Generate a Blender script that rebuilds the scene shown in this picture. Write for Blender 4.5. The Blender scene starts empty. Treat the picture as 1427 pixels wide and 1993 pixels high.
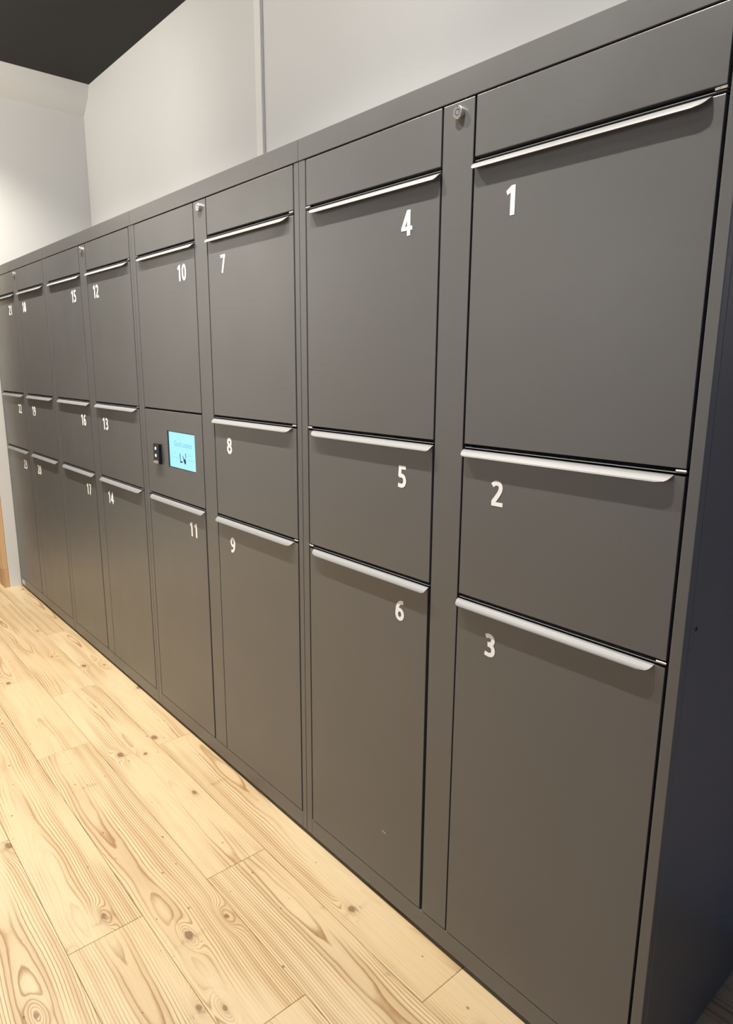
import bpy, bmesh, math, random
from mathutils import Matrix, Vector

scene = bpy.context.scene
COL = scene.collection
random.seed(4)

# ------------------------------------------------------------------ camera
cam_data = bpy.data.cameras.new('camera')
cam = bpy.data.objects.new('camera', cam_data)
COL.objects.link(cam)
RIGHT = Vector((0.65417229, 0.75631466, 0.0068378))
DOWN = Vector((0.16225325, -0.13149893, -0.97794781))
FWD = Vector((-0.7387371, 0.64085581, -0.20873747))
m = Matrix.Identity(4)
for i in range(3):
    m[i][0] = RIGHT[i]
    m[i][1] = -DOWN[i]
    m[i][2] = -FWD[i]
m.translation = Vector((4.6989, -1.0724, 1.4178))
cam.matrix_world = m
cam_data.sensor_fit = 'VERTICAL'
cam_data.sensor_height = 36.0
cam_data.lens = 1316.47 / 1993.0 * 36.0
cam_data.clip_start = 0.02
scene.camera = cam

# ------------------------------------------------------------------ world and lights
world = bpy.data.worlds.new('world')
scene.world = world
world.use_nodes = True
bg = world.node_tree.nodes['Background']
bg.inputs[0].default_value = (0.26, 0.46, 1.0, 1)
bg.inputs[1].default_value = 0.25

SPOT_Y, SPOT_Z = -0.57, 3.04
for sx, sw in ((0.50, 108), (1.55, 92), (2.75, 104), (3.75, 98)):
    ld = bpy.data.lights.new('ceiling_spot', 'SPOT')
    ld.energy = sw
    ld.color = (1.0, 0.945, 0.855)
    ld.spot_size = math.radians(128)
    ld.spot_blend = 0.8
    ld.shadow_soft_size = 0.02
    lo = bpy.data.objects.new('ceiling_spot', ld)
    lo.location = (sx, SPOT_Y, SPOT_Z)
    COL.objects.link(lo)
# added fill spots, no known fittings: brighten walls opposite and above the lockers
for lp, aim, en in (((1.0, -1.9, 3.0), (0.0, -2.0, 1.7), 190), ((1.1, -2.6, 3.0), (1.4, -3.6, 1.6), 150), ((2.5, -2.6, 3.0), (2.6, -3.6, 1.6), 110),
                    ((0.85, -0.95, 2.98), (0.55, 0.63, 2.62), 38), ((2.3, -0.95, 2.98), (2.3, 0.63, 2.62), 30), ((3.7, -0.95, 2.98), (3.8, 0.63, 2.62), 28)):
    ld = bpy.data.lights.new('wall_fill', 'SPOT')
    ld.shadow_soft_size = 0.05
    ld.spot_size = math.radians(95)
    ld.spot_blend = 0.8
    ld.energy = en
    ld.color = (1.0, 0.955, 0.88)
    lo = bpy.data.objects.new('wall_fill', ld)
    lo.location = lp
    lo.rotation_euler = (Vector(aim) - Vector(lp)).to_track_quat('-Z', 'Y').to_euler()
    COL.objects.link(lo)

scene.view_settings.view_transform = 'Standard'
scene.view_settings.look = 'None'
scene.view_settings.gamma = 1.0
scene.view_settings.use_curve_mapping = False
scene.view_settings.exposure = 0.66

# ------------------------------------------------------------------ measures (metres, floor at z = 0)
W = 1.0642                       # module pitch
XL0, XL1 = 0.0296, 0.4922        # left column of doors
XR0, XR1 = 0.5763, 1.0406        # right column of doors
Z0, ZB, H3, H2, H1, ZT, ZTOP = 0.0107, 0.065, 0.931, 1.2561, 1.8038, 1.9162, 1.966
DEPTH = 0.60
WALL_Y = 0.632
CEIL = 3.094
LIFT = 0.006                     # height of the adjustable feet
G = 0.0025                       # half of a gap between fronts

# ------------------------------------------------------------------ node helpers
class NT:
    def __init__(self, name):
        self.m = bpy.data.materials.new(name)
        self.m.use_nodes = True
        self.t = self.m.node_tree
        self.b = self.t.nodes['Principled BSDF']
    def node(self, typ, **kw):
        n = self.t.nodes.new(typ)
        for k, v in kw.items():
            setattr(n, k, v)
        return n
    def link(self, a, b):
        self.t.links.new(a, b)
    def put(self, sock, v):
        if isinstance(v, bpy.types.NodeSocket):
            self.link(v, sock)
        else:
            sock.default_value = v
    def math(self, op, a, b=0.0, c=0.0, clamp=False):
        n = self.node('ShaderNodeMath', operation=op)
        n.use_clamp = clamp
        for s, v in zip(n.inputs, (a, b, c)):
            self.put(s, v)
        return n.outputs[0]
    def comb(self, x, y, z=0.0):
        n = self.node('ShaderNodeCombineXYZ')
        for s, v in zip(n.inputs, (x, y, z)):
            self.put(s, v)
        return n.outputs[0]
    def sep(self, v):
        n = self.node('ShaderNodeSeparateXYZ')
        self.link(v, n.inputs[0])
        return n.outputs
    def noise(self, vec, scale=1.0, w=None, detail=2.0, rough=0.5):
        n = self.node('ShaderNodeTexNoise')
        if w is not None:
            n.noise_dimensions = '4D'
            self.put(n.inputs['W'], w)
        self.put(n.inputs['Vector'], vec)
        n.inputs['Scale'].default_value = scale
        n.inputs['Detail'].default_value = detail
        n.inputs['Roughness'].default_value = rough
        return n.outputs['Fac']
    def ramp(self, v, lo, hi, a=0.0, b=1.0, smooth=True):
        n = self.node('ShaderNodeMapRange')
        n.interpolation_type = 'SMOOTHSTEP' if smooth else 'LINEAR'
        for i, x in enumerate((v, lo, hi, a, b)):
            self.put(n.inputs[i], x)
        return n.outputs[0]
    def mix(self, f, a, b):
        n = self.node('ShaderNodeMix', data_type='RGBA')
        self.put(n.inputs[0], f)
        self.put(n.inputs[6], a)
        self.put(n.inputs[7], b)
        return n.outputs[2]
    def bump(self, h, strength, dist=0.001):
        n = self.node('ShaderNodeBump')
        n.inputs['Strength'].default_value = strength
        n.inputs['Distance'].default_value = dist
        self.link(h, n.inputs['Height'])
        self.link(n.outputs[0], self.b.inputs['Normal'])
    def coord(self):
        return self.node('ShaderNodeTexCoord').outputs['Object']

def simple(name, col, rough=0.5, metal=0.0, emit=None, strength=1.0, spec=0.5):
    k = NT(name)
    k.b.inputs['Base Color'].default_value = (*col, 1)
    k.b.inputs['Roughness'].default_value = rough
    k.b.inputs['Metallic'].default_value = metal
    k.b.inputs['Specular IOR Level'].default_value = spec
    n = k.noise(k.coord(), 400.0)
    k.link(k.ramp(n, 0.2, 0.8, max(rough - 0.03, 0.0), rough + 0.03), k.b.inputs['Roughness'])
    if emit:
        k.b.inputs['Emission Color'].default_value = (*emit, 1)
        k.b.inputs['Emission Strength'].default_value = strength
    return k.m

def paint_material():
    k = NT('grey_powder_coat')
    co = k.coord()
    fine = k.noise(co, 900.0, detail=2.0)
    k.link(k.mix(fine, (0.088, 0.088, 0.087, 1), (0.112, 0.112, 0.110, 1)), k.b.inputs['Base Color'])
    k.link(k.ramp(k.noise(co, 5.0, detail=3.0), 0.3, 0.7, 0.31, 0.36), k.b.inputs['Roughness'])
    k.b.inputs['Specular IOR Level'].default_value = 0.72
    k.bump(k.noise(co, 700.0, detail=1.0), 0.10, 0.0006)
    return k.m

def plaster_material(name, col):
    k = NT(name)
    co = k.coord()
    big = k.noise(co, 1.6, detail=3.0)
    c0 = tuple(x * 0.965 for x in col)
    k.link(k.mix(big, (*c0, 1), (*col, 1)), k.b.inputs['Base Color'])
    k.b.inputs['Roughness'].default_value = 0.8
    k.bump(k.noise(co, 160.0, detail=3.0), 0.12, 0.001)
    return k.m

def wood_material(name, light, mid, late, knot):
    k = NT(name)
    x, y, z = k.sep(k.coord())
    at = k.node('ShaderNodeAttribute', attribute_type='OBJECT', attribute_name='seed')
    s = at.outputs['Fac']
    M = k.math
    def vec(ax, ay):
        return k.comb(M('MULTIPLY', x, ax), M('MULTIPLY', y, ay))
    r1 = M('FRACT', M('MULTIPLY', s, 7.31))
    nlow = M('SUBTRACT', k.noise(vec(0.9, 0.8), 1.0, s, 1.0), 0.5)
    nmid = M('SUBTRACT', k.noise(vec(2.0, 9.0), 1.0, M('ADD', s, 7.0), 2.0), 0.5)
    nfin = M('SUBTRACT', k.noise(vec(18.0, 60.0), 1.0, M('ADD', s, 17.0), 2.0), 0.5)
    ctr = M('ADD', M('MULTIPLY', M('SUBTRACT', r1, 0.5), 0.07), M('MULTIPLY', nlow, 0.11))
    dy = M('SUBTRACT', y, ctr)
    kk = M('ADD', 0.014, M('MULTIPLY', k.noise(vec(1.15, 0.0), 1.0, M('ADD', s, 3.0), 2.0, 0.6), 0.075))
    g = M('SQRT', M('ADD', M('MULTIPLY', dy, dy), M('MULTIPLY', kk, kk)))
    g = M('ADD', g, M('MULTIPLY', nmid, 0.0075))
    g = M('ADD', g, M('MULTIPLY', nfin, 0.0022))
    # knots push the growth rings aside
    SX, SY = 2.3, 5.8
    def knots(sx, sy, off):
        v = k.node('ShaderNodeTexVoronoi', voronoi_dimensions='2D')
        v.inputs['Scale'].default_value = 1.0
        px = M('ADD', M('MULTIPLY', x, sx), M('MULTIPLY', s, 3.17 + off))
        py = M('ADD', M('MULTIPLY', y, sy), M('MULTIPLY', s, 1.73 + off))
        k.link(k.comb(px, py), v.inputs['Vector'])
        qx, qy, _ = k.sep(v.outputs['Position'])
        ddx = M('DIVIDE', M('SUBTRACT', px, qx), sx)
        ddy = M('DIVIDE', M('SUBTRACT', py, qy), sy)
        cr, cg, _ = k.sep(v.outputs['Color'])
        return ddx, ddy, cr, cg
    kx, ky, cr, cg = knots(SX, SY, 0.0)
    def gauss(ax, ay, wx, wy):
        a = M('DIVIDE', ax, wx)
        b = M('DIVIDE', ay, wy)
        return M('EXPONENT', M('MULTIPLY', M('ADD', M('MULTIPLY', a, a), M('MULTIPLY', b, b)), -1.0))
    has = k.ramp(cr, 0.22, 0.26)
    g = M('ADD', g, M('MULTIPLY', M('MULTIPLY', gauss(kx, ky, 0.050, 0.017), has), 0.032))
    f = M('FRACT', M('MULTIPLY', g, 165.0))
    line = M('MULTIPLY', k.ramp(f, 0.52, 0.90), k.ramp(f, 0.88, 0.99, 1.0, 0.0))
    f2 = M('FRACT', M('MULTIPLY', g, 31.0))
    broad = M('MULTIPLY', k.ramp(f2, 0.25, 0.85), k.ramp(f2, 0.86, 0.99, 1.0, 0.0))
    vis = k.ramp(k.noise(vec(1.5, 9.0), 1.0, M('ADD', s, 29.0), 2.0), 0.40, 0.60, 0.07, 1.0)
    tint = k.noise(vec(1.2, 6.0), 1.0, M('ADD', s, 41.0), 3.0)
    base = k.mix(k.ramp(tint, 0.3, 0.7), (*light, 1), (*mid, 1))
    streak = k.noise(vec(6.0, 420.0), 1.0, M('ADD', s, 51.0), 2.0)
    base = k.mix(k.ramp(streak, 0.45, 0.75, 0.0, 0.22), base, (*late, 1))
    c = k.mix(M('MULTIPLY', line, vis), base, (*late, 1))
    c = k.mix(M('MULTIPLY', M('MULTIPLY', broad, vis), 0.36), c, (*late, 1))
    # knot hearts
    rad = M('ADD', 0.0045, M('MULTIPLY', cg, 0.008))
    kd = M('SQRT', M('ADD', M('MULTIPLY', M('MULTIPLY', kx, kx), 0.5), M('MULTIPLY', ky, ky)))
    kd = M('ADD', kd, M('MULTIPLY', nfin, 0.020))
    heart = M('MULTIPLY', k.ramp(M('DIVIDE', kd, rad), 0.6, 1.15, 1.0, 0.0), has)
    c = k.mix(M('MULTIPLY', heart, 0.80), c, (*knot, 1))
    halo = M('MULTIPLY', gauss(kx, ky, 0.030, 0.012), has)
    c = k.mix(M('MULTIPLY', halo, 0.30), c, (*late, 1))
    # grey-brown smears lying across the grain beside some knots
    smear = M('MULTIPLY', gauss(M('SUBTRACT', kx, 0.012), ky, 0.009, 0.034), k.ramp(cg, 0.45, 0.55))
    smear = M('MULTIPLY', smear, k.ramp(k.noise(vec(55.0, 190.0), 1.0, M('ADD', s, 61.0), 3.0), 0.40, 0.66))
    c = k.mix(M('MULTIPLY', smear, 0.55), c, (*knot, 1))
    # pin knots and worm holes
    sx_, sy_, sr, sg = knots(7.0, 17.0, 0.9)
    spot = k.ramp(M('SQRT', M('ADD', M('MULTIPLY', M('MULTIPLY', sx_, sx_), 0.4), M('MULTIPLY', sy_, sy_))), M('MULTIPLY', sg, 0.0015), M('ADD', 0.0016, M('MULTIPLY', sg, 0.0028)), 1.0, 0.0)
    spot = M('MULTIPLY', spot, k.ramp(sr, 0.66, 0.70))
    c = k.mix(M('MULTIPLY', spot, 0.75), c, (*knot, 1))
    k.link(c, k.b.inputs['Base Color'])
    k.link(k.ramp(streak, 0.3, 0.7, 0.42, 0.52), k.b.inputs['Roughness'])
    k.b.inputs['Specular IOR Level'].default_value = 0.35
    k.bump(M('SUBTRACT', 1.0, line), 0.12, 0.0006)
    return k.m

M_PAINT = paint_material()
M_DARK = simple('gap_shade_black', (0.008, 0.008, 0.009), 0.8)  # black standing in for shade in the gaps and under the plinth
M_ALU = simple('satin_aluminium', (0.25, 0.25, 0.25), 0.5, 0.3)
M_PIN = simple('bright_steel', (0.85, 0.84, 0.82), 0.25, 1.0)
M_LOCK = simple('lock_steel', (0.60, 0.60, 0.60), 0.28, 0.85)
M_LOCKRING = simple('lock_black', (0.02, 0.02, 0.02), 0.4)
M_NUM = simple('white_vinyl', (0.97, 0.97, 0.955), 0.6)
M_RUBBER = simple('black_rubber', (0.012, 0.012, 0.012), 0.6)
M_WALL = plaster_material('white_wall_paint', (0.69, 0.685, 0.665))
M_TAUPE = plaster_material('taupe_wall_paint', (0.12, 0.10, 0.085))
M_TRIM = plaster_material('white_trunking', (0.80, 0.785, 0.74))
M_CEIL = plaster_material('black_ceiling_paint', (0.017, 0.016, 0.0145))
M_SUB = simple('underlay', (0.10, 0.07, 0.04), 0.9)
M_PINE = wood_material('pine_plank', (0.73, 0.575, 0.36), (0.70, 0.52, 0.30), (0.36, 0.205, 0.08), (0.15, 0.085, 0.042))
M_JAMB = wood_material('pine_jamb', (0.66, 0.47, 0.275), (0.62, 0.41, 0.225), (0.38, 0.20, 0.08), (0.17, 0.08, 0.035))
M_SCREEN = simple('screen_lit', (0.02, 0.03, 0.04), 0.2, emit=(0.235, 0.54, 0.76), strength=1.0)
M_SCRTXT = simple('screen_lettering', (0.02, 0.05, 0.08), 0.3, emit=(0.10, 0.36, 0.58), strength=0.8)
M_SCRFNT = simple('screen_small_print', (0.02, 0.05, 0.08), 0.3, emit=(0.20, 0.52, 0.74), strength=0.95)
M_SCRICO = simple('screen_icon', (0.004, 0.010, 0.03), 0.3, emit=(0.005, 0.02, 0.06), strength=0.5)
M_BLACK = simple('gloss_black', (0.01, 0.01, 0.012), 0.18)
M_GREYP = simple('grey_plastic', (0.32, 0.30, 0.28), 0.35)
M_LED = simple('white_led', (0.8, 0.9, 0.9), 0.3, emit=(0.85, 1.0, 1.0), strength=1.4)
M_STICK = simple('paper_sticker', (0.62, 0.58, 0.50), 0.7)
M_SCUFF = simple('scuff_white', (0.8, 0.78, 0.75), 0.7)

# ------------------------------------------------------------------ mesh helpers
def obj(name, bm, mats, parent=None, smooth=False):
    me = bpy.data.meshes.new(name)
    bmesh.ops.recalc_face_normals(bm, faces=bm.faces[:])
    bm.to_mesh(me)
    bm.free()
    for mt in (mats if isinstance(mats, (list, tuple)) else [mats]):
        me.materials.append(mt)
    if smooth:
        for p in me.polygons:
            p.use_smooth = True
    o = bpy.data.objects.new(name, me)
    COL.objects.link(o)
    if parent:
        o.parent = parent
    return o

def empty(name, loc):
    o = bpy.data.objects.new(name, None)
    o.location = loc
    o.empty_display_size = 0.1
    COL.objects.link(o)
    return o

def structure(o, label=None):
    o['kind'] = 'structure'
    if label:
        o['label'] = label
    return o

def box(bm, x0, x1, y0, y1, z0, z1, bev=0.0, seg=1, mi=0):
    r = bmesh.ops.create_cube(bm, size=1.0)
    vs = r['verts']
    bmesh.ops.scale(bm, vec=(x1 - x0, y1 - y0, z1 - z0), verts=vs)
    bmesh.ops.translate(bm, vec=((x0 + x1) / 2, (y0 + y1) / 2, (z0 + z1) / 2), verts=vs)
    fs = list({f for v in vs for f in v.link_faces})
    for f in fs:
        f.material_index = mi
    if bev:
        es = list({e for v in vs for e in v.link_edges})
        bmesh.ops.bevel(bm, geom=es, offset=bev, segments=seg, affect='EDGES', profile=0.5)

def cyl(bm, c, r, y0, y1, n=24, mi=0, bev=0.0):
    """disc-ended cylinder along y, centre (x, z) = c"""
    a, b = [], []
    rings = [(y1, r)] + ([(y0 + bev, r), (y0, r - bev)] if bev else [(y0, r)])
    prev = None
    for (yy, rr) in rings:
        ring = [bm.verts.new((c[0] + rr * math.cos(2 * math.pi * i / n), yy, c[1] + rr * math.sin(2 * math.pi * i / n))) for i in range(n)]
        if prev:
            for i in range(n):
                f = bm.faces.new((prev[i], prev[(i + 1) % n], ring[(i + 1) % n], ring[i]))
                f.material_index = mi
        else:
            f = bm.faces.new(ring)
            f.material_index = mi
        prev = ring
    f = bm.faces.new(prev)
    f.material_index = mi

def disc_ring(bm, c, r0, r1, y, n=24, mi=0):
    a = [bm.verts.new((c[0] + r0 * math.cos(2 * math.pi * i / n), y, c[1] + r0 * math.sin(2 * math.pi * i / n))) for i in range(n)]
    b = [bm.verts.new((c[0] + r1 * math.cos(2 * math.pi * i / n), y, c[1] + r1 * math.sin(2 * math.pi * i / n))) for i in range(n)]
    for i in range(n):
        f = bm.faces.new((a[i], a[(i + 1) % n], b[(i + 1) % n], b[i]))
        f.material_index = mi

# ------------------------------------------------------------------ structure of the room
floor_bm = bmesh.new()
box(floor_bm, -2.2, 7.2, -3.6, WALL_Y, -0.05, -0.012)
floor = structure(obj('floor', floor_bm, M_SUB), 'light knotty pine plank floor running along the lockers')

PW, PL = 0.191, 1.412
plank_cache = {}
def plank_mesh(length):
    key = round(length, 3)
    if key in plank_cache:
        return plank_cache[key]
    bm = bmesh.new()
    hx, hy, c = length / 2 - 0.0004, PW / 2 - 0.0004, 0.0011
    lo = [bm.verts.new(p) for p in ((-hx, -hy, -0.012), (hx, -hy, -0.012), (hx, hy, -0.012), (-hx, hy, -0.012))]
    md = [bm.verts.new(p) for p in ((-hx, -hy, -c), (hx, -hy, -c), (hx, hy, -c), (-hx, hy, -c))]
    hi = [bm.verts.new(p) for p in ((-hx + c, -hy + c, 0), (hx - c, -hy + c, 0), (hx - c, hy - c, 0), (-hx + c, hy - c, 0))]
    for A, B in ((lo, md), (md, hi)):
        for i in range(4):
            bm.faces.new((A[i], A[(i + 1) % 4], B[(i + 1) % 4], B[i]))
    bm.faces.new(hi)
    bmesh.ops.recalc_face_normals(bm, faces=bm.faces[:])
    me = bpy.data.meshes.new('plank')
    bm.to_mesh(me)
    bm.free()
    me.materials.append(M_PINE)
    plank_cache[key] = me
    return me

row_joint = {0: 2.41, 1: 1.747, 2: 2.22, 3: 3.167, 4: 2.62}
rng = random.Random(11)
for row in range(-3, 17):
    yc = -0.133 + PW / 2 - row * PW
    if yc + PW / 2 > WALL_Y:
        continue
    j0 = row_joint.get(row, rng.uniform(1.0, 3.0))
    x = j0 - PL * math.ceil((j0 + 2.2) / PL)
    while x < 7.1:
        a, b = max(x, -2.2), min(x + PL, 7.1)
        if b - a > 0.02:
            o = bpy.data.objects.new('plank', plank_mesh(b - a))
            o.location = ((a + b) / 2, yc, 0)
            o['seed'] = rng.uniform(0.0, 40.0)
            o.parent = floor
            COL.objects.link(o)
        x += PL

bm = bmesh.new()
box(bm, -0.12, 7.2, WALL_Y, WALL_Y + 0.12, 0.0, CEIL)
structure(obj('wall_back', bm, M_WALL), 'white painted wall behind the lockers')

JY = -0.066                       # where the white wall ends and the wooden jamb begins
DOOR_Y = -1.05
bm = bmesh.new()
box(bm, -0.12, -0.002, JY, WALL_Y - 0.0005, 0.0, CEIL)
box(bm, -0.12, -0.002, DOOR_Y, JY, 2.46, CEIL)
box(bm, -0.12, -0.002, -3.6, DOOR_Y, 0.0, CEIL)
# sloping boxed top edge below the ceiling
pts = [(-0.002, 2.945), (0.045, 2.985), (0.090, 3.030), (0.122, CEIL - 0.0005), (-0.002, CEIL - 0.0005)]
va = [bm.verts.new((p[0], -3.6, p[1])) for p in pts]
vb = [bm.verts.new((p[0], WALL_Y - 0.0005, p[1])) for p in pts]
for i in range(len(pts)):
    j = (i + 1) % len(pts)
    bm.faces.new((va[i], va[j], vb[j], vb[i]))
bm.faces.new(va)
bm.faces.new(vb[::-1])
structure(obj('wall_left', bm, M_WALL), 'white end wall beside the last lockers')

bm = bmesh.new()
box(bm, -2.3, 7.2, -3.6, WALL_Y + 0.12, CEIL, CEIL + 0.08)
structure(obj('ceiling', bm, M_CEIL), 'black painted ceiling')

# vertical cable trunking on the back wall
bm = bmesh.new()
box(bm, 2.028, 2.074, WALL_Y - 0.017, WALL_Y - 0.0002, 1.2, CEIL - 0.001, 0.002)
structure(obj('trim_1', bm, M_TRIM), 'narrow cream vertical trunking on the white wall')

# wooden door jamb at the end of the white wall
jamb = empty('trim_2', (-0.06, JY - 0.016, 0))
structure(jamb, 'pine door jamb with a plinth block')
for nm, xx, z0, z1 in (('plinth_block', 0.004, 0.0005, 0.118), ('jamb_board', 0.0, 0.1195, 2.46)):
    bm = bmesh.new()
    box(bm, -0.072, 0.046 + xx, -0.0145, 0.0145, z0, z1, 0.0015)
    o = obj(nm, bm, M_JAMB, jamb)
    o['seed'] = 3.3 if z0 > 0.1 else 5.1
bm = bmesh.new()
box(bm, -0.072, 0.046, DOOR_Y - (JY - 0.016) + 0.002, -0.016, 2.432, 2.4595, 0.0015)
o = obj('jamb_board', bm, M_JAMB, jamb)
o['seed'] = 9.3
bm = bmesh.new()
box(bm, -2.3, 3.4, -3.7, -3.6, 0.0, CEIL)
structure(obj('wall_front', bm, M_WALL), 'white wall facing the lockers')
# wall of the passage seen through the opening
bm = bmesh.new()
box(bm, -2.3, -2.2, -3.6, WALL_Y + 0.12, 0.0, CEIL)
structure(obj('wall_passage', bm, M_TAUPE), 'taupe wall of the passage beyond the opening')

# ------------------------------------------------------------------ digits
def catmull(pts, n=6):
    out = []
    P = [pts[0]] + list(pts) + [pts[-1]]
    for i in range(1, len(P) - 2):
        for k in range(n):
            t = k / n
            p = []
            for a in range(2):
                p0, p1, p2, p3 = P[i - 1][a], P[i][a], P[i + 1][a], P[i + 2][a]
                p.append(0.5 * (2 * p1 + (p2 - p0) * t + (2 * p0 - 5 * p1 + 4 * p2 - p3) * t * t + (3 * p1 - p0 - 3 * p2 + p3) * t ** 3))
            out.append(tuple(p))
    out.append(pts[-1])
    return out

def ell(cx, cy, rx, ry, n=28, e=2.0):
    o = []
    for i in range(n):
        a = 2 * math.pi * i / n
        c, s = math.cos(a), math.sin(a)
        o.append((cx + rx * math.copysign(abs(c) ** (2 / e), c), cy + ry * math.copysign(abs(s) ** (2 / e), s)))
    return o

SW = 0.185
def glyph(d):
    """list of ('line'|'loop'|'poly', points)"""
    if d == '0':
        return [('loop', ell(0.31, 0.5, 0.205, 0.41, e=2.3))]
    if d == '1':
        return [('poly', [(0.27, 0), (0.47, 0), (0.47, 1.0), (0.31, 1.0), (0.07, 0.84), (0.14, 0.69), (0.27, 0.77)])]
    if d == '2':
        return [('line', catmull([(0.06, 0.80), (0.16, 0.885), (0.28, 0.91), (0.42, 0.86), (0.465, 0.73), (0.42, 0.57), (0.29, 0.37), (0.13, 0.16)])),
                ('poly', [(0.04, 0), (0.59, 0), (0.59, 0.165), (0.04, 0.165)]), ('line', [(0.17, 0.22), (0.12, 0.13)])]
    if d == '3':
        return [('line', catmull([(0.07, 0.86), (0.25, 0.91), (0.41, 0.85), (0.445, 0.72), (0.38, 0.59), (0.19, 0.53)])),
                ('line', catmull([(0.19, 0.53), (0.40, 0.48), (0.48, 0.31), (0.43, 0.15), (0.27, 0.09), (0.05, 0.13)]))]
    if d == '4':
        return [('line', [(0.41, 0.97), (0.09, 0.31)]), ('poly', [(0.0, 0.21), (0.64, 0.21), (0.64, 0.365), (0.0, 0.365)]),
                ('poly', [(0.34, 0), (0.53, 0), (0.53, 1.0), (0.34, 1.0)])]
    if d == '5':
        return [('poly', [(0.10, 0.835), (0.54, 0.835), (0.54, 1.0), (0.10, 1.0)]), ('line', [(0.185, 0.97), (0.155, 0.50)]),
                ('line', catmull([(0.11, 0.535), (0.28, 0.555), (0.42, 0.49), (0.48, 0.32), (0.42, 0.15), (0.27, 0.09), (0.06, 0.12)]))]
    if d == '6':
        return [('line', catmull([(0.54, 0.90), (0.38, 0.90), (0.23, 0.79), (0.14, 0.60), (0.115, 0.36)])), ('loop', ell(0.31, 0.315, 0.20, 0.225))]
    if d == '7':
        return [('poly', [(0.03, 0.835), (0.58, 0.835), (0.58, 1.0), (0.03, 1.0)]), ('line', [(0.485, 0.93), (0.20, 0.0)])]
    if d == '8':
        return [('loop', ell(0.31, 0.725, 0.175, 0.185)), ('loop', ell(0.31, 0.295, 0.205, 0.205))]
    if d == '9':
        g = []
        for kd, p in glyph('6'):
            g.append((kd, [(0.62 - q[0], 1.0 - q[1]) for q in p]))
        return g
    return []

def ribbon(bm, pts, closed, w, place):
    n = len(pts)
    L, R = [], []
    for i in range(n):
        a = pts[(i - 1) % n] if (closed or i > 0) else pts[i]
        b = pts[(i + 1) % n] if (closed or i < n - 1) else pts[i]
        dx, dy = b[0] - a[0], b[1] - a[1]
        l = math.hypot(dx, dy) or 1.0
        nx, ny = -dy / l * w / 2, dx / l * w / 2
        L.append(bm.verts.new(place(pts[i][0] + nx, pts[i][1] + ny)))
        R.append(bm.verts.new(place(pts[i][0] - nx, pts[i][1] - ny)))
    for i in range(n if closed else n - 1):
        j = (i + 1) % n
        bm.faces.new((L[i], L[j], R[j], R[i]))

def number(text, cx, ztop, h, parent):
    bm = bmesh.new()
    adv = 0.66
    total = adv * len(text) - 0.04
    for q, ch in enumerate(text):
        ox = -total / 2 + q * adv
        for lay, (kd, p) in enumerate(glyph(ch)):
            yy = -0.0006 - 0.00012 * lay
            place = lambda u, v, ox=ox, yy=yy: (cx + (ox + u) * h, yy, ztop - h + v * h)
            if kd == 'poly':
                bm.faces.new([bm.verts.new(place(*t)) for t in p])
            else:
                ribbon(bm, p, kd == 'loop', SW, place)
    for f in bm.faces:
        if f.normal.y > 0:
            f.normal_flip()
    me = bpy.data.meshes.new('number')
    for f in bm.faces:
        f.normal_update()
        if f.normal.y > 0:
            f.normal_flip()
    bm.to_mesh(me)
    bm.free()
    me.materials.append(M_NUM)
    o = bpy.data.objects.new('number', me)
    o.parent = parent
    o['label'] = 'white number %s' % text
    COL.objects.link(o)
    return o

# ------------------------------------------------------------------ lockers
LIP_P, LIP_S = 0.0145, 0.0130
def handle(x0, x1, ztop, inner_left, parent):
    """bent aluminium grip lip along the upper edge of a door, front corners rounded"""
    bm = bmesh.new()
    prof = [(0.0006, 0.0), (-0.0030, -0.0016), (-0.0068, -0.0043), (-0.0104, -0.0077), (-0.0130, -0.0106), (-LIP_P, -LIP_S)]
    rin, rout = 0.010, 0.024
    nu, rows = 22, []
    for i, (py, pz) in enumerate(prof):
        v = i / (len(prof) - 1)
        k = 1 - math.sqrt(max(0.0, 1 - v * v))
        a = x0 + k * (rin if inner_left else rout)
        b = x1 - k * (rout if inner_left else rin)
        rows.append([bm.verts.new((a + (b - a) * u / nu, py, ztop + pz)) for u in range(nu + 1)])
    for r in range(len(rows) - 1):
        for u in range(nu):
            bm.faces.new((rows[r][u], rows[r][u + 1], rows[r + 1][u + 1], rows[r + 1][u]))
    bmesh.ops.recalc_face_normals(bm, faces=bm.faces[:])
    geo = bm.faces[:]
    ext = bmesh.ops.solidify(bm, geom=geo, thickness=0.0012)
    o = obj('handle', bm, M_ALU, parent)
    return o

def hinge_pin(x, z, parent):
    bm = bmesh.new()
    box(bm, x - 0.009, x + 0.009, -0.0012, 0.010, z - 0.0016, z + 0.0016, 0.0006)
    return obj('hinge_pin', bm, M_PIN, parent)

def front(x0, x1, z0, z1, name, parent):
    bm = bmesh.new()
    box(bm, x0 + G, x1 - G, 0.0, 0.018, z0, z1, 0.0009, 2)
    return obj(name, bm, M_PAINT, parent)

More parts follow.
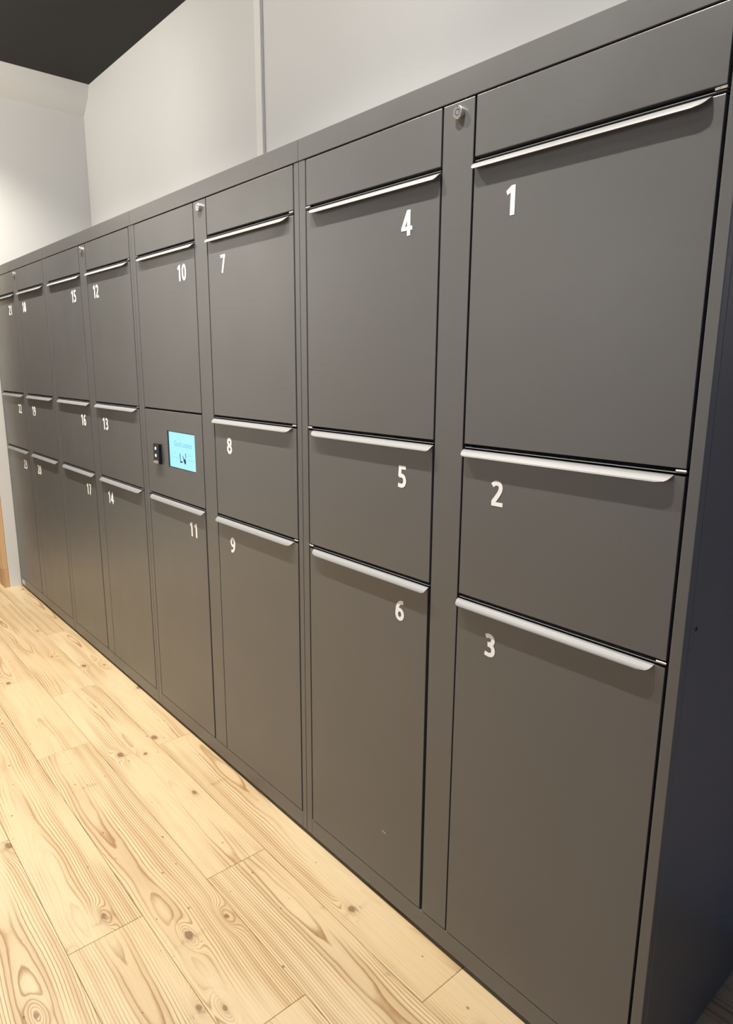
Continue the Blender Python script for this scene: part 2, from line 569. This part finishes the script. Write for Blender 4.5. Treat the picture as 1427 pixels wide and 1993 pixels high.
GAP_T = 0.0030
def locker_bank(index, left, right, screen=False, label=''):
    t = empty('locker_bank', (index * W, 0, LIFT))
    t['label'] = label
    t['category'] = 'locker'
    t['group'] = 'grey locker banks along the wall'
    # carcass behind the fronts, a solid black block so the gaps look shaded
    bm = bmesh.new()
    box(bm, 0.004, W - 0.004, 0.0215, DEPTH, Z0 + 0.004, ZTOP - 0.004)
    obj('carcass', bm, M_DARK, t)
    for xa, xb in ((0.0008, XL0 - G), (XR1 + G, W - 0.0008)):
        bm = bmesh.new()
        box(bm, xa, xb, 0.0003, 0.0212, Z0, ZT - 0.0008, 0.0012, 2)
        obj('corner_post', bm, M_PAINT, t)
    for xa, xb in ((0.0008, 0.0036), (W - 0.0036, W - 0.0008)):
        bm = bmesh.new()
        box(bm, xa, xb, 0.0216, DEPTH, Z0, ZT - 0.0008, 0.0005)
        sp = obj('side_panel', bm, M_PAINT, t)
        if index == 3 and xa > 0.5:
            bm = bmesh.new()
            n = 16
            ra = [bm.verts.new((xb + 0.0002, 0.044 + 0.0042 * math.cos(6.28318 * i / n), 0.988 + 0.0042 * math.sin(6.28318 * i / n))) for i in range(n)]
            rb = [bm.verts.new((xb + 0.0010, 0.044 + 0.0030 * math.cos(6.28318 * i / n), 0.988 + 0.0030 * math.sin(6.28318 * i / n))) for i in range(n)]
            for i in range(n):
                bm.faces.new((ra[i], ra[(i + 1) % n], rb[(i + 1) % n], rb[i]))
            bm.faces.new(rb)
            o = obj('bolt_hole_disc', bm, M_RUBBER, sp)  # raised black disc stands in for a dark bolt hole
            o['label'] = 'small black disc for a bolt hole in the side panel'
    # top band, capped over the carcass
    bm = bmesh.new()
    box(bm, 0.0008, W - 0.0008, -0.0012, DEPTH, ZT, ZTOP, 0.0007, 1)
    obj('top_rail', bm, M_PAINT, t)
    # plinth rail
    bm = bmesh.new()
    box(bm, XL0 + 0.0002 - G, XR1 - 0.0002 + G, 0.0003, 0.0212, Z0, ZB - 0.0012, 0.0010, 2)
    plinth = obj('plinth', bm, M_PAINT, t)
    if index == 0:
        bm = bmesh.new()
        box(bm, 0.036, 0.098, -0.0004, 0.0002, 0.020, 0.046)
        o = obj('sticker', bm, M_STICK, plinth)
        o['label'] = 'small pale paper sticker'
    bm = bmesh.new()
    box(bm, 0.006, W - 0.006, 0.0035, DEPTH - 0.01, Z0 - 0.0034, Z0 - 0.0002)  # added black strip that draws the dark shade line under the plinth
    obj('base_shade_strip', bm, M_DARK, t)
    # feet
    for fx in (0.075, 0.535, 0.995):
        for fy in (0.045, 0.55):
            bm = bmesh.new()
            bmesh.ops.create_cone(bm, cap_ends=True, segments=20, radius1=0.018, radius2=0.014, depth=0.009, matrix=Matrix.Translation((fx, fy, 0.0047 - LIFT)))
            bmesh.ops.create_cone(bm, cap_ends=True, segments=12, radius1=0.006, radius2=0.006, depth=0.012, matrix=Matrix.Translation((fx, fy, 0.0085)))
            obj('foot', bm, M_RUBBER, t)
    # centre strip with its lock
    strip = front(XL1, XR0, ZB + 0.0012, ZT - 0.0032, 'centre_strip', t)
    lx, lz = (XL1 + XR0) / 2 + 0.004, 1.892
    bm = bmesh.new()
    cyl(bm, (lx, lz), 0.0118, -0.0095, 0.001, 28, 0, 0.0012)
    disc_ring(bm, (lx, lz), 0.0046, 0.0058, -0.0097, 24, 1)
    cyl(bm, (lx + 0.0036, lz + 0.0036), 0.0015, -0.0099, -0.0094, 10, 1)
    box(bm, lx - 0.001, lx + 0.001, -0.0098, -0.0094, lz + 0.0085, lz + 0.0115, 0, 1, 1)
    o = obj('lock', bm, [M_LOCK, M_LOCKRING], strip)
    o['label'] = 'round chrome key lock'
    # thin pale strips standing in for the lit lip flange edges in the gaps
    for (x0, x1) in ((XL0, XL1), (XR0, XR1)):
        for zh in (H1, H2, H3):
            bm = bmesh.new()
            box(bm, x0 + 0.003, x1 - 0.003, 0.0014, 0.0213, zh - 0.0052, zh - 0.0040, 0.0003)
            obj('lip_edge_strip', bm, M_ALU, t)
    # fronts
    for side, nums in ((0, left), (1, right)):
        x0, x1 = ((XL0, XL1), (XR0, XR1))[side]
        front(x0, x1, H1 + GAP_T, ZT - 0.0032, 'fascia', t)
        for lvl, (za, zb) in enumerate(((H2, H1), (H3, H2), (ZB, H3))):
            zlo = za + (GAP_T if lvl < 2 else 0.0012)
            zhi = zb - 0.0098
            lab = nums[lvl]
            pin_x = x1 - 0.010 if side else x0 + 0.010
            if lab is None:
                control_panel(x0, x1, zlo, zb - 0.0052, t)
                continue
            ease = (0.0, 0.0012, 0.0042)[lvl]         # lower doors hang a little off the strip
            d = front(x0 - (ease * 0.3 if side else 0.0), x1 - (0.0 if side else ease), zlo, zhi, 'door', t)
            hx0 = x0 + (0.0005 if side else 0.021)
            hx1 = x1 - (0.021 if side else 0.0005 + ease)
            handle(hx0, hx1, zhi + 0.0012, bool(side), d)
            cx = (XR0 + 0.094) if side else (XL1 - 0.097)
            number(lab, cx, zb - 0.064, 0.0515, d)
            hinge_pin(pin_x, zb - 0.0012, d)
            if lab == '6':
                bm = bmesh.new()
                f = [bm.verts.new(p) for p in ((0.343, -0.0006, 0.2095), (0.349, -0.0006, 0.2078), (0.357, -0.0006, 0.2066), (0.357, -0.0006, 0.2081), (0.350, -0.0006, 0.2094), (0.344, -0.0006, 0.2110))]
                bm.faces.new(f)
                o = obj('scuff_mark', bm, M_SCUFF, d)
    return t

def control_panel(x0, x1, z0, z1, t):
    """blank front with a recessed lit screen and a small reader"""
    xo = W * 2
    sx0, sx1, sz0, sz1 = 2.346 - xo, 2.561 - xo, 1.049, 1.183
    bm = bmesh.new()
    a0, a1 = x0 + G, x1 - G
    box(bm, a0, sx0, 0, 0.018, z0, z1)
    box(bm, sx1, a1, 0, 0.018, z0, z1)
    box(bm, sx0, sx1, 0, 0.018, z0, sz0)
    box(bm, sx0, sx1, 0, 0.018, sz1, z1)
    bmesh.ops.remove_doubles(bm, verts=bm.verts[:], dist=1e-5)
    p = obj('control_panel', bm, M_PAINT, t)
    bm = bmesh.new()
    box(bm, sx0 + 0.0002, sx1 - 0.0002, 0.0045, 0.012, sz0 + 0.0002, sz1 - 0.0002)
    o = obj('screen', bm, M_SCREEN, p)
    o['label'] = 'lit pale blue touch screen'
    bm = bmesh.new()
    for (b0, b1, c0, c1) in ((sx0 + 0.0003, sx0 + 0.003, sz0 + 0.0003, sz1 - 0.0003), (sx1 - 0.003, sx1 - 0.0003, sz0 + 0.0003, sz1 - 0.0003),
                             (sx0 + 0.003, sx1 - 0.003, sz0 + 0.0003, sz0 + 0.003), (sx0 + 0.003, sx1 - 0.003, sz1 - 0.003, sz1 - 0.0003)):
        box(bm, b0, b1, 0.0012, 0.0044, c0, c1)
    obj('screen_bezel', bm, M_BLACK, p)
    # lettering
    cu = bpy.data.curves.new('lettering', 'FONT')
    cu.body = 'Good Lockers'
    cu.size = 0.030
    cu.align_x = 'CENTER'
    tmp = bpy.data.objects.new('lettering_curve', cu)
    COL.objects.link(tmp)
    dg = bpy.context.evaluated_depsgraph_get()
    me = bpy.data.meshes.new_from_object(tmp.evaluated_get(dg))
    bpy.data.objects.remove(tmp)
    wid = max(v.co.x for v in me.vertices) - min(v.co.x for v in me.vertices)
    sc = 0.136 / wid
    me.transform(Matrix.Translation(((sx0 + sx1) / 2 + 0.006, 0.0042, 1.130)) @ Matrix.Rotation(math.radians(90), 4, 'X') @ Matrix.Diagonal((sc, sc * 1.15, 1, 1)))
    me.materials.clear()
    me.materials.append(M_SCRTXT)
    o = bpy.data.objects.new('screen_lettering', me)
    o.parent = p
    COL.objects.link(o)
    mx = (sx0 + sx1) / 2
    for bx0, bx1, bz in ((-0.082, -0.050, 1.102), (-0.088, -0.036, 1.086), (0.042, 0.070, 1.102), (0.038, 0.088, 1.085)):
        bm = bmesh.new()
        box(bm, mx + bx0, mx + bx1, 0.0041, 0.0044, bz, bz + 0.005)
        obj('screen_small_print', bm, M_SCRFNT, p)
    bm = bmesh.new()
    def quad(*pts):
        bm.faces.new([bm.verts.new((mx + a, 0.0040, b)) for a, b in pts])
    quad((-0.021, 1.106), (-0.016, 1.106), (-0.016, 1.078), (-0.021, 1.074))
    quad((-0.021, 1.079), (-0.021, 1.073), (-0.002, 1.073), (-0.002, 1.079))
    quad((-0.001, 1.100), (0.003, 1.100), (0.015, 1.086), (0.009, 1.084))
    quad((0.022, 1.110), (0.027, 1.110), (0.027, 1.092), (0.023, 1.092))
    quad((0.006, 1.083), (0.014, 1.090), (0.024, 1.088), (0.027, 1.078), (0.022, 1.070), (0.012, 1.073))
    obj('screen_icon', bm, M_SCRICO, p)
    # reader
    rx0, rx1, rz0, rz1 = 2.243 - xo, 2.291 - xo, 1.051, 1.127
    bm = bmesh.new()
    box(bm, rx0, rx1, -0.0125, -0.0001, rz0, rz1, 0.0022, 2)
    o = obj('card_reader', bm, M_BLACK, p)
    o['label'] = 'small black card reader with two white lights'
    bm = bmesh.new()
    v = [(rx0 + 0.002, rz0 + 0.003), (rx1 - 0.006, rz0 + 0.003), (rx1 - 0.006, rz0 + 0.012), (rx0 + 0.018, rz0 + 0.014), (rx0 + 0.002, rz0 + 0.009)]
    A = [bm.verts.new((q[0], -0.0150, q[1])) for q in v]
    B = [bm.verts.new((q[0], -0.0120, q[1])) for q in v]
    for i in range(5):
        bm.faces.new((A[i], A[(i + 1) % 5], B[(i + 1) % 5], B[i]))
    bm.faces.new(A)
    bm.faces.new(B[::-1])
    obj('reader_lip', bm, M_GREYP, p)
    for z in (1.110, 1.083):
        bm = bmesh.new()
        cyl(bm, ((rx0 + rx1) / 2 - 0.002, z), 0.0052, -0.0134, -0.0120, 16)
        obj('reader_light', bm, M_LED, p)

locker_bank(0, ('21', '22', '23'), ('18', '19', '20'), label='dark grey steel locker bank with white door numbers 18 to 23 against the end wall')
locker_bank(1, ('15', '16', '17'), ('12', '13', '14'), label='dark grey locker bank between the screen bank and the end-wall bank, doors 12 to 17')
locker_bank(2, ('10', None, '11'), ('7', '8', '9'), label='dark grey steel locker bank with a lit blue screen and door numbers 7 to 11')
locker_bank(3, ('4', '5', '6'), ('1', '2', '3'), label='dark grey locker bank at the free end with bare side panel, doors 1 to 6')
